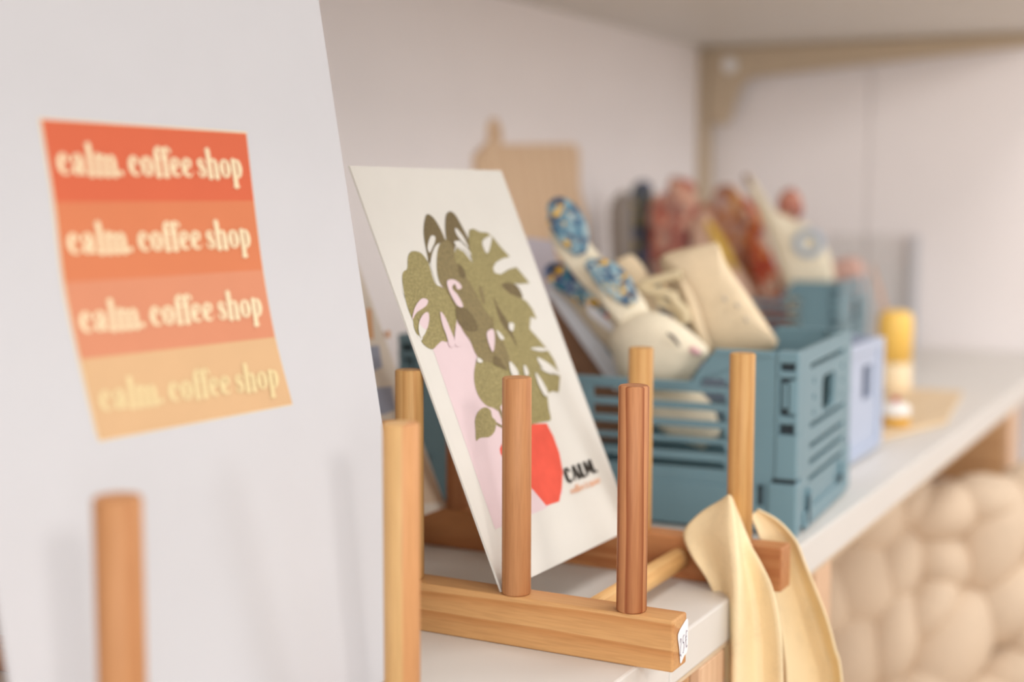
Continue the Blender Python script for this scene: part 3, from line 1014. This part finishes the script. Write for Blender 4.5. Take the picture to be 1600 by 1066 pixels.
build('ear_lining', bm, BLUEPRINT, ear, True)
bm = sweep(BM(), mv([c1(*p, .060) for p in ((898, 400), (903, 372), (896, 346), (882, 326), (874, 315))]), [.002, .006, .0075, .006, .002], TOCAM, .3)
build('ear_lining', bm, printed('blue_yellow_print_dark', [(0, srgb(60, 80, 104)), (.35, srgb(92, 120, 130)), (.6, srgb(214, 164, 50)), (.75, srgb(84, 110, 124))], 220, 2.0), ear, True)
bm = sweep(BM(), mv([c1(*p, .046) for p in ((1005, 512), (985, 486), (955, 448), (925, 414))]), [.008, .012, .011, .004], TOCAM, .35)
ear = build('ear', bm, CREAM, root, True)
bm = sweep(BM(), mv([c1(*p, .040) for p in ((990, 474), (968, 448), (942, 424), (916, 410))]), [.004, .0098, .009, .003], TOCAM, .25)
build('ear_lining', bm, BLUEPRINT, ear, True)
e0 = c1(1052, 530, .0165) - off
bm = sweep(BM(), [c1(1043, 521, .021) - off, e0 + Vector((0, 0, .001)), c1(1062, 541, .0225) - off], [.0006, .0013, .0006], TOCAM, .6)
build('stitched_eye', bm, EYE, root, True)
bm = inflate(BM(), mv(shape([(1079, 541), (1090, 544), (1096, 552), (1088, 556), (1078, 550)], .0275)), .004, TOCAM, 3)
build('cheek', bm, PINKBLUSH, root, True)

root = empty('bunny_toy', c1(925, 520, .085), 'lower bunny toy with blue print ear and white care tag, under the first bunny', 'toy')
off = root.location.copy()
bm = sweep(BM(), mv([c1(*p, .088) for p in ((1030, 600), (992, 552), (952, 505), (912, 462), (874, 430), (854, 418))]), [.013, .013, .0125, .0115, .009, .004], TOCAM, .5)
build('body', bm, cloth('oat_muslin', srgb(222, 204, 176), 700, .4, .08), root, True)
bm = sweep(BM(), mv([c1(*p, .074) for p in ((952, 488), (925, 462), (893, 440), (866, 426), (852, 420))]), [.005, .0095, .0100, .0085, .003], TOCAM, .25)
build('ear_lining', bm, printed('blue_yellow_print_bold', [(0, srgb(92, 108, 140)), (.2, srgb(74, 92, 130)), (.4, srgb(70, 130, 150)), (.52, srgb(250, 190, 30)), (.64, srgb(60, 70, 84)), (.8, srgb(170, 196, 204))], 190, 5.0), root, True)
bm = BM()
tg = [(912, 492), (930, 480), (962, 506), (958, 518), (940, 524)]
prism(bm, [(i, 0) for i in range(0)] or [(0, 0), (1, 0), (1, 1), (0, 1)], [], lambda a, b, d: c1(914 + 44 * a + 6 * b, 478 + 36 * a + 22 * b - 8, .070 - d) - off, 0, .0012)
ct = build('care_tag', bm, STICKER, root)
ct['label'] = 'white care tag with black and red dots'
bm = BM()
for (x, y, mi) in ((927, 476, 0), (948, 493, 1)):
    cyl(bm, c1(x, y, .0685) - off, c1(x, y, .0665) - off, .0017, .0015, 14)
    for f in bm.faces:
        if f.index < 0 or f.material_index == 0:
            f.material_index = f.material_index or 0
bm.faces.ensure_lookup_table()
for i, f in enumerate(bm.faces):
    f.material_index = 0 if i < 16 else 1
build('tag_dots', bm, [INK, mat('red_dot', srgb(206, 60, 62), .7, .1)], ct)

# white slip and brown kraft card behind the toys in the near crate
root = empty('paper_slip', c1(915, 520, .10), 'white paper slip leaning beside the bunny toys in the near crate', 'paper')
off = root.location.copy()
bm = prism(BM(), [(852, 455), (868, 446), (990, 600), (962, 612)], [], lambda a, b, d: c1(a, b, .098 + d) - off, 0, .0012)
build('slip', bm, mat('white_slip', srgb(238, 238, 242), .7, .1), root)
ks = empty('kraft_card', c1(900, 560, .13), 'brown kraft card standing inside the near crate behind the white slip', 'card')
off = ks.location.copy()
bm = prism(BM(), [(846, 470), (872, 466), (985, 600), (985, 690), (820, 690)], [], lambda a, b, d: c1(a, b, .128 + d) - off, 0, .0012)
build('card_sheet', bm, plain('kraft_brown', srgb(158, 118, 92), .8, .1, .05), ks)
ls = empty('folded_paper', c1(850, 420, .15), 'pale lilac folded paper sticking up at the back of the near crate', 'paper')
off = ls.location.copy()
bm = prism(BM(), [(820, 370), (862, 376), (880, 440), (915, 520), (880, 560), (826, 500)], [], lambda a, b, d: c1(a, b, .150 + d) - off, 0, .0015)
build('sheet', bm, mat('lilac_paper', srgb(222, 214, 222), .7, .1), ls)

# drawstring bag
root = empty('drawstring_bag', c1(1120, 500, .115), 'natural cotton drawstring bag lying in the near crate', 'bag')
off = root.location.copy()
bm = BM()
body = [(1032, 404), (1040, 397), (1070, 388), (1112, 380), (1121, 382), (1136, 416), (1168, 462), (1210, 526), (1214, 536), (1204, 548), (1150, 560), (1108, 556), (1094, 545), (1074, 510), (1054, 468), (1038, 430)]
inflate(bm, mv(shape(body, .112)), .042, TOCAM, 6, .42)
for v in bm.verts:
    v.co += Vector((0, 0, 1)) * .0008 * math.sin(v.co.x * 900 + v.co.z * 500)
bg = build('bag_body', bm, BAGC, root, True, subsurf=1)
bm = sweep(BM(), mv([c1(*p, .088) for p in ((1062, 432), (1080, 470), (1094, 515), (1110, 545))]), [.0012, .0035, .0035, .001], TOCAM, .6)
build('side_fold', bm, BAGC, root, True)
bm = BM()
sweep(bm, mv([c1(*p, .082) for p in ((1064, 428), (1040, 434), (1012, 442), (1002, 450), (1024, 456), (1046, 460), (1058, 474), (1070, 488), (1072, 504))]), [.0036] * 9, TOCAM, 1.0, 10)
sweep(bm, mv([c1(*p, .086) for p in ((1040, 446), (1030, 470), (1052, 482), (1064, 500), (1060, 516))]), [.0032] * 5, TOCAM, 1.0, 10)
ellipsoid(bm, c1(1052, 462, .082) - off, (RT, UP, FW), (.0042, .0034, .003))
build('drawstring', bm, CORD, root, True)
bm = BM()
for x, y, w in ((1132, 467, 3.5), (1152, 478, 3.5), (1166, 500, 3)):
    inflate(bm, mv(shape([(x - w, y - 2), (x, y - 5), (x + w, y + 1), (x, y + 5)], .083)), .004, TOCAM, 2)
build('stamped_marks', bm, mat('grey_blue_stamp', srgb(212, 198, 180), .8, .1), root, True)
# small cloth toy between bunny and bag
root = empty('cloth_toy', c1(980, 450, .125), 'small cream cloth ear with yellow print between the bunny and the cotton bag', 'toy')
off = root.location.copy()
bm = sweep(BM(), mv([c1(*p, .128) for p in ((1010, 520), (1000, 470), (984, 425), (975, 402))]), [.012, .012, .011, .006], TOCAM, .4)
build('ear', bm, BAGC, root, True)
bm = sweep(BM(), mv([c1(*p, .117) for p in ((994, 490), (986, 466), (978, 440))]), [.004, .0065, .003], TOCAM, .3)
build('ear_lining', bm, printed('pale_yellow_print', [(0, srgb(228, 214, 160)), (.4, srgb(120, 150, 160)), (.6, srgb(246, 196, 70)), (.8, srgb(226, 210, 180))], 110, 3), root, True)

# ------------------------------------------------------------------ patterned toys in the far crate
FLORAL = printed('red_floral_print', [(0, srgb(190, 124, 108)), (.2, srgb(212, 154, 134)), (.38, srgb(166, 100, 90)), (.52, srgb(214, 108, 82)), (.62, srgb(204, 170, 150)), (.8, srgb(144, 98, 96)), (.9, srgb(226, 182, 158))], 95)
RUST = printed('rust_print', [(0, srgb(184, 124, 92)), (.3, srgb(202, 144, 104)), (.5, srgb(206, 148, 76)), (.62, srgb(160, 108, 86)), (.8, srgb(200, 168, 156))], 90, 4)
FLAME = printed('orange_flower_print', [(0, srgb(206, 100, 70)), (.3, srgb(226, 128, 88)), (.48, srgb(236, 204, 180)), (.62, srgb(180, 78, 68)), (.8, srgb(230, 150, 88)), (.92, srgb(136, 92, 98))], 100, 7)
DARKP = printed('dark_blue_gold_print', [(0, srgb(92, 98, 100)), (.3, srgb(112, 114, 118)), (.5, srgb(78, 84, 82)), (.66, srgb(162, 142, 84)), (.8, srgb(104, 108, 136))], 95, 9)
E2 = Vector((math.cos(math.radians(4)), math.sin(math.radians(4)), 0))
O2 = Vector((1.5795, .1742, 0))


def c2p(x, y, s):
    return on(x, y, E2, E2.dot(O2 + E2 * s))


def toy2(label, m, pts, s, thick, name='fabric_toy', parts=()):
    """soft toy; the seen outline is continued down to the crate's floor"""
    P = [c2p(x, y, s) for x, y in spline(pts, 4, True)]
    lo = min(P, key=lambda p: p.z)
    root = empty(name, lo, label, 'toy', group='fabric toys in the far crate')
    off = root.location.copy()
    build('body', inflate(BM(), [p - off for p in P], thick, TOCAM, 5), m, root, True, subsurf=1)
    return root, off


toy2('dark blue and gold toy ear at the left of the far crate', DARKP, [(985, 300), (1000, 281), (1018, 288), (1022, 330), (1014, 400), (1012, 520), (988, 530), (984, 430), (986, 360)], .125, .022)
toy2('grey rounded shape added for a dark patch of shade at the left end of the far crate', cloth('grey_shade_cloth', srgb(150, 142, 136), 500, .4, .08), [(952, 330), (962, 306), (974, 298), (986, 312), (988, 400), (986, 520), (962, 520), (956, 420)], .050, .022)  # added shape, its grey stands in for shade beside the crate
toy2('red floral toy with two bumps behind the drawstring bag', FLORAL, [(1013, 330), (1024, 306), (1040, 300), (1048, 276), (1070, 278), (1088, 290), (1090, 330), (1080, 390), (1070, 520), (1025, 530), (1014, 400)], .090, .026)
toy2('rust and mustard patterned toy in the middle of the far crate', RUST, [(1072, 345), (1096, 318), (1112, 312), (1118, 294), (1140, 288), (1160, 310), (1180, 380), (1205, 450), (1205, 520), (1130, 520), (1095, 420)], .122, .024)
r, off = toy2('pale pink and cream toy with a yellow stripe leaning right of the red floral toy', cloth('pale_pink_muslin', srgb(222, 186, 164), 500, .4, .1), [(1080, 372), (1092, 336), (1106, 332), (1140, 395), (1178, 462), (1190, 520), (1130, 520), (1098, 440)], .060, .022)
bm = sweep(BM(), [c2p(*p, .046) - off for p in ((1104, 345), (1118, 368), (1134, 396), (1150, 424))], [.003, .006, .006, .002], TOCAM, .4)
build('yellow_stripe', bm, mat('mustard_stripe', srgb(224, 184, 92), .9, .1), r, True)
toy2('orange flower print toy strip left of the long-necked cream toy', FLAME, [(1160, 306), (1182, 326), (1198, 372), (1214, 420), (1242, 462), (1235, 520), (1190, 520), (1176, 430), (1164, 360)], .088, .022)
r, off = toy2('long-necked cream toy with a pale blue ring in the far crate', CREAM, [(1164, 276), (1172, 274), (1184, 292), (1206, 324), (1236, 342), (1264, 352), (1290, 384), (1304, 425), (1300, 470), (1270, 520), (1236, 510), (1222, 440), (1204, 378), (1184, 330)], .030, .028)
bm = BM()
nseg = 20
for i in range(nseg):
    a0, a1 = 2 * math.pi * i / nseg, 2 * math.pi * (i + 1) / nseg
    sweep(bm, [c2p(1264 + 19 * math.cos(a), 380 + 17 * math.sin(a), .0130) - off for a in (a0, (a0 + a1) / 2, a1)], [.0045] * 3, TOCAM, .5, 8, 2)
build('blue_ring', bm, mat('pale_blue_print', srgb(186, 196, 206), .9, .1), r, True)
bm = sweep(BM(), [c2p(*p, .028) - off for p in ((1163, 274), (1172, 284), (1180, 298))], [.003, .006, .002], TOCAM, .6)
build('tail_tip', bm, mat('brown_tip', srgb(140, 106, 90), .9, .1), r, True)
bm = inflate(BM(), [c2p(x, y, .046) - off for x, y in spline([(1214, 318), (1222, 300), (1238, 294), (1252, 312), (1254, 334), (1240, 348), (1222, 342)], 4, True)], .03, TOCAM, 4)
build('floral_ear', bm, FLORAL, r, True, subsurf=1)
toy2('peach fabric toy peeking over the right end of the far crate', cloth('peach_fabric', srgb(222, 182, 168), 400, .4, .1), [(1284, 432), (1304, 408), (1332, 402), (1348, 410), (1350, 440), (1340, 490), (1296, 490)], .135, .03)

# ------------------------------------------------------------------ things along the back and the far end
# wooden board with a round handle, leaning on the back wall
root = empty('cutting_board', (1.36, .470, 0), 'pale wooden board with round handle knob leaning on the back wall', 'board')
th = .14
bu, bn = Vector((0, math.sin(th), math.cos(th))), Vector((0, -math.cos(th), math.sin(th)))
bo = Vector((0, .470 - .0, 0.001))
BKB = bn.dot(bo)
bw = lambda x, y: on(x, y, bn, BKB)
bx0, bx1, bz = bw(748, 222), bw(905, 224), bw(820, 222)
kn = bw(775, 206)
hx = lambda p: p.x - 1.36
ht = lambda p: (p - bo).dot(bu)
out = [(hx(bx0), 0), (hx(bx1) - .004, 0), (hx(bx1) - .002, .08), (hx(bx1) - .010, .14), (hx(bx1) - .002, .19), (hx(bx1) - .012, .225), (hx(bx1), ht(bx1) - .01), (hx(bx1) - .008, ht(bx1)), (hx(bx0) + .050, ht(bx0))]
kr = .0135
kc = (hx(kn) + .002, ht(kn))
out += [(kc[0] + kr * math.cos(a), kc[1] + kr * math.sin(a) * 1.25) for a in [math.radians(d) for d in range(-30, 211, 24)]]
out += [(hx(bx0), ht(bx0) - .012)]
bm = prism(BM(), out, [[(kc[0] + .004 * math.cos(a), kc[1] + .004 * math.sin(a)) for a in [k * math.pi / 6 for k in range(12)]]], lambda a, b, d: Vector((a, 0, 0)) + bu * b - bn * d, 0, .012)
build('board_panel', bm, wood('beech_board', 'z', srgb(230, 200, 166), srgb(204, 162, 124), rings=40, vein=.5), root, bevel=.002)
out2 = [(hx(bx0) - .040, 0), (hx(bx0) + .10, 0), (hx(bx0) + .10, ht(bx0) - .03), (hx(bx0) - .034, ht(bx0) - .004), (hx(bx0) - .040, ht(bx0) - .012)]
rb = empty('cutting_board', (1.36, .470, 0), 'darker wooden board tucked behind the round-handled board', 'board')
bm = prism(BM(), out2, [], lambda a, b, d: Vector((a, 0, 0)) + bu * b - bn * d, .014, .024)
build('board_panel', bm, wood('walnut_board', 'z', srgb(190, 150, 116), srgb(160, 116, 84), rings=40, vein=.5), rb, bevel=.002)

# clear acrylic display stand at the far wall
ACR = bpy.data.materials.new('clear_acrylic')
ACR.use_nodes = True
_nt = ACR.node_tree
_nt.nodes.remove(_nt.nodes['Principled BSDF'])
_tr, _gl, _mx = _nt.nodes.new('ShaderNodeBsdfTransparent'), _nt.nodes.new('ShaderNodeBsdfGlossy'), _nt.nodes.new('ShaderNodeMixShader')
_tr.inputs[0].default_value = (.98, .985, .982, 1)
_gl.inputs['Roughness'].default_value = .05
_mx.inputs[0].default_value = .05
_nt.links.new(_tr.outputs[0], _mx.inputs[1])
_nt.links.new(_gl.outputs[0], _mx.inputs[2])
_nt.links.new(_mx.outputs[0], _nt.nodes['Material Output'].inputs[0])
root = empty('acrylic_stand', (2.02, .235, 0), 'clear acrylic sheet stand in front of the far wall', 'display stand')
build('upright_sheet', box(BM(), .020, .023, -.036, .085, .0005, .160), ACR, root)
build('foot_sheet', box(BM(), -.030, .0195, -.0360, .085, .0005, .003), ACR, root)
build('polished_edge', box(BM(), .012, .023, -.048, -.0365, .0005, .160), mat('acrylic_edge', srgb(206, 204, 206), .3, .4), root)
# yellow bottle
p = on(1396, 613, (0, 0, 1), 0)
root = empty('bottle', p, 'yellow squat bottle with a cream base right of the far crate', 'bottle')
bm = BM()
prof = [(0, .0005), (.0165, .0005), (.0175, .004), (.0175, .030)]
def lathe(bm, prof, n=28):
    R = [[bm.verts.new((r * math.cos(2 * math.pi * i / n), r * math.sin(2 * math.pi * i / n), z)) for i in range(n)] for r, z in prof]
    for A, B in zip(R, R[1:]):
        for i in range(n):
            f = bm.faces.new((A[i], A[(i + 1) % n], B[(i + 1) % n], B[i]))
            f.smooth = True
    bm.faces.new(R[0][::-1])
    bm.faces.new(R[-1])
    return bm
build('base', lathe(BM(), [(.0175, .0005), (.0186, .004), (.0186, .034)]), mat('cream_glaze', srgb(244, 220, 180), .4, .3), root)
build('body', lathe(BM(), [(.0187, .0342), (.0189, .075), (.0184, .083), (.0150, .0885), (.0080, .0905)]), mat('yellow_glaze', srgb(250, 204, 104), .35, .35), root)
# leaning brown strip next to crate 2
root = empty('bookmark', on(1372, 560, (0, 0, 1), .03), 'slim tan paper strip leaning between the far crate and the yellow bottle', 'paper')
off = root.location.copy()
k = FW.dot(dep(1375, 500, 1.60))
bm = prism(BM(), [(1360, 415), (1366, 415), (1394, 500), (1400, 560), (1390, 560), (1384, 505)], [], lambda a, b, d: on(a, b, FW, k + d) - off, 0, .002)
build('strip', bm, mat('tan_strip', srgb(196, 164, 146), .8, .1), root)
# thin wooden tray and the little pot on it
root = empty('wooden_tray', on(1440, 650, (0, 0, 1), 0), 'thin pale wooden tray lying on the shelf at right', 'tray')
off = root.location.copy()
q = [on(x, y, (0, 0, 1), 0) - off for x, y in ((1376, 690), (1478, 664), (1503, 618), (1384, 612))]
bm = prism(BM(), [(v.x, v.y) for v in q], [], lambda a, b, d: Vector((a, b, d)), .0003, .005)
build('tray_board', bm, wood('tray_wood', 'x', srgb(230, 206, 170), srgb(206, 172, 130), rings=50), root, bevel=.001)
root = empty('spice_pot', on(1398, 664, (0, 0, 1), .005), 'small white and ochre pot on the wooden tray', 'pot')
build('ochre_base', lathe(BM(), [(.012, .0002), (.0135, .003), (.0135, .0085)]), mat('ochre', srgb(226, 170, 52), .5, .3), root)
build('white_lid', lathe(BM(), [(.0138, .0086), (.0138, .016), (.011, .0195), (.006, .021)]), mat('white_pot', srgb(240, 234, 226), .5, .3), root)
build('red_knob', lathe(BM(), [(.003, .0211), (.004, .024), (.0025, .0265)]), mat('red_knob', srgb(190, 90, 84), .5, .3), root)

# ------------------------------------------------------------------ canvas bag straps over the rack's back rail
root = empty('canvas_strap', (RX + RAIL_D, RY, HB), 'ecru canvas bag strap looped round the rack peg and hanging off the shelf', 'strap')
off = root.location.copy()


def ribbon(rows, per=6, flip=False):
    """rows of (photo x, photo y, X plane) columns lofted into a cloth band"""
    R = [[on(x, y, (1, 0, 0), X) - off for x, y, X in row] for row in rows]
    ncol = len(R[0])
    cols = [spline([tuple(r[c]) for r in R], per) for c in range(ncol)]
    G = [spline([cols[c][k] for c in range(ncol)], 4) for k in range(len(cols[0]))]
    bm = BM()
    V = [[bm.verts.new(p) for p in g] for g in G]
    for A, B in zip(V, V[1:]):
        for i in range(len(A) - 1):
            bm.faces.new((A[i], A[i + 1], B[i + 1], B[i]))
    return bm


def band(name, rows):
    o = build(name, ribbon(rows), STRAP, root, True)
    s = o.modifiers.new('thick', 'SOLIDIFY')
    s.thickness = .0011
    s.offset = 0
    return o


band('front_strand', [
    [(1128, 782, .746), (1133, 778, .743), (1139, 774, .739), (1143, 777, .742), (1147, 782, .746)],
    [(1094, 803, .743), (1119, 797, .739), (1143, 800, .730), (1150, 806, .737), (1158, 815, .742)],
    [(1069, 832, .740), (1102, 830, .736), (1146, 836, .722), (1156, 842, .732), (1173, 850, .734)],
    [(1079, 866, .735), (1110, 866, .734), (1149, 872, .716), (1162, 880, .730), (1190, 882, .728)],
    [(1106, 908, .730), (1126, 908, .731), (1151, 912, .713), (1172, 916, .729), (1206, 918, .722)],
    [(1125, 955, .727), (1136, 958, .729), (1151, 960, .711), (1180, 962, .728), (1216, 962, .719)],
    [(1131, 1010, .726), (1140, 1010, .728), (1150, 1010, .711), (1184, 1010, .728), (1221, 1010, .718)],
    [(1133, 1075, .726), (1141, 1075, .728), (1148, 1075, .712), (1186, 1075, .728), (1223, 1075, .719)],
    [(1136, 1300, .727), (1144, 1300, .728), (1150, 1300, .716), (1190, 1300, .727), (1226, 1300, .722)]])
band('back_strand', [
    [(1172, 806, .765), (1176, 803, .767), (1180, 800, .769), (1184, 796, .768)],
    [(1184, 832, .764), (1196, 826, .770), (1209, 820, .775), (1216, 814, .768)],
    [(1192, 862, .764), (1212, 856, .773), (1232, 850, .780), (1243, 844, .768)],
    [(1200, 895, .764), (1222, 890, .776), (1244, 884, .786), (1257, 878, .770)],
    [(1210, 930, .764), (1232, 926, .778), (1257, 920, .790), (1272, 914, .771)],
    [(1218, 975, .764), (1244, 972, .780), (1274, 966, .794), (1290, 960, .772)],
    [(1225, 1020, .764), (1254, 1018, .780), (1289, 1014, .796), (1304, 1010, .773)],
    [(1229, 1075, .764), (1262, 1075, .780), (1302, 1073, .796), (1316, 1070, .774)],
    [(1236, 1300, .766), (1268, 1300, .780), (1310, 1300, .792), (1326, 1300, .774)]])

# ------------------------------------------------------------------ chunky knit under the shelf
root = empty('knitted_pouf', dep(1450, 900, 1.6) - Vector((0, 0, .33)), 'beige chunky knitted pouf standing below the shelf', 'pouf')
off = root.location.copy()
rnd = random.Random(4)
bm = BM()
lobes = [  # photo x, y, half length px, half width px, angle
    (1360, 806, 66, 56, 60), (1345, 905, 76, 64, 84), (1330, 1010, 80, 60, 80), (1392, 985, 84, 44, 82), (1290, 930, 70, 50, 85), (1396, 880, 70, 44, 75), (1330, 1120, 80, 66, 85), (1400, 1100, 70, 50, 80),
    (1466, 872, 58, 50, -40), (1548, 836, 92, 54, 72), (1566, 940, 74, 54, 48), (1446, 945, 64, 40, 55), (1482, 1005, 98, 60, 62), (1470, 800, 62, 44, 20), (1535, 782, 60, 40, 0), (1606, 782, 66, 50, 60),
    (1590, 1044, 74, 52, 22), (1640, 900, 70, 60, -40), (1540, 1098, 80, 54, 10), (1435, 1090, 70, 50, 65), (1616, 985, 56, 36, 35), (1660, 1000, 60, 50, 40), (1650, 830, 60, 50, 50), (1418, 790, 50, 38, 30), (1285, 850, 66, 56, 80), (1245, 990, 66, 56, 85), (1225, 1080, 66, 56, 85), (1245, 900, 66, 56, 85)]
for (x, y, a, b, ang) in lobes:
    zc = 1.43 + rnd.uniform(-.006, .006) + ((x - 1450) / 400) ** 2 * .05
    t = math.radians(ang)
    u = RT * math.cos(t) + UP * math.sin(t)
    v = UP * math.cos(t) - RT * math.sin(t)
    s = zc / F_PX
    ellipsoid(bm, dep(x, y, zc) - off, (u, v, FW), (a * s * 1.06, b * s * 1.08, .036))
# the rest of the knit, going round the pouf out of the frame
cc = dep(1440, 960, 1.43) + FW * .19
for k in range(26):
    for j in range(5):
        ang = 2 * math.pi * (k + .5 * (j % 2)) / 26
        d = Vector((math.cos(ang), math.sin(ang), 0))
        fwd = Vector((FW.x, FW.y, 0)).normalized()
        if d.dot(-fwd) > .62 and j > 1:
            continue
        z = -.42 + j * .062
        tilt = .6 if k % 2 else -.6
        side = Vector((-d.y, d.x, 0))
        u = (Vector((0, 0, 1)) + side * tilt).normalized()
        v = u.cross(d).normalized()
        P = Vector((cc.x, cc.y, 0)) + d * .185
        ellipsoid(bm, Vector((P.x, P.y, z)) - off, (v, d, u), (.026, .03, .045), 12, 8)
ellipsoid(bm, Vector((cc.x, cc.y, -.285)) - off, (Vector((1, 0, 0)), Vector((0, 1, 0)), Vector((0, 0, 1))), (.18, .18, .165), 24, 14)
build('knit_body', bm, KNIT, root, True)
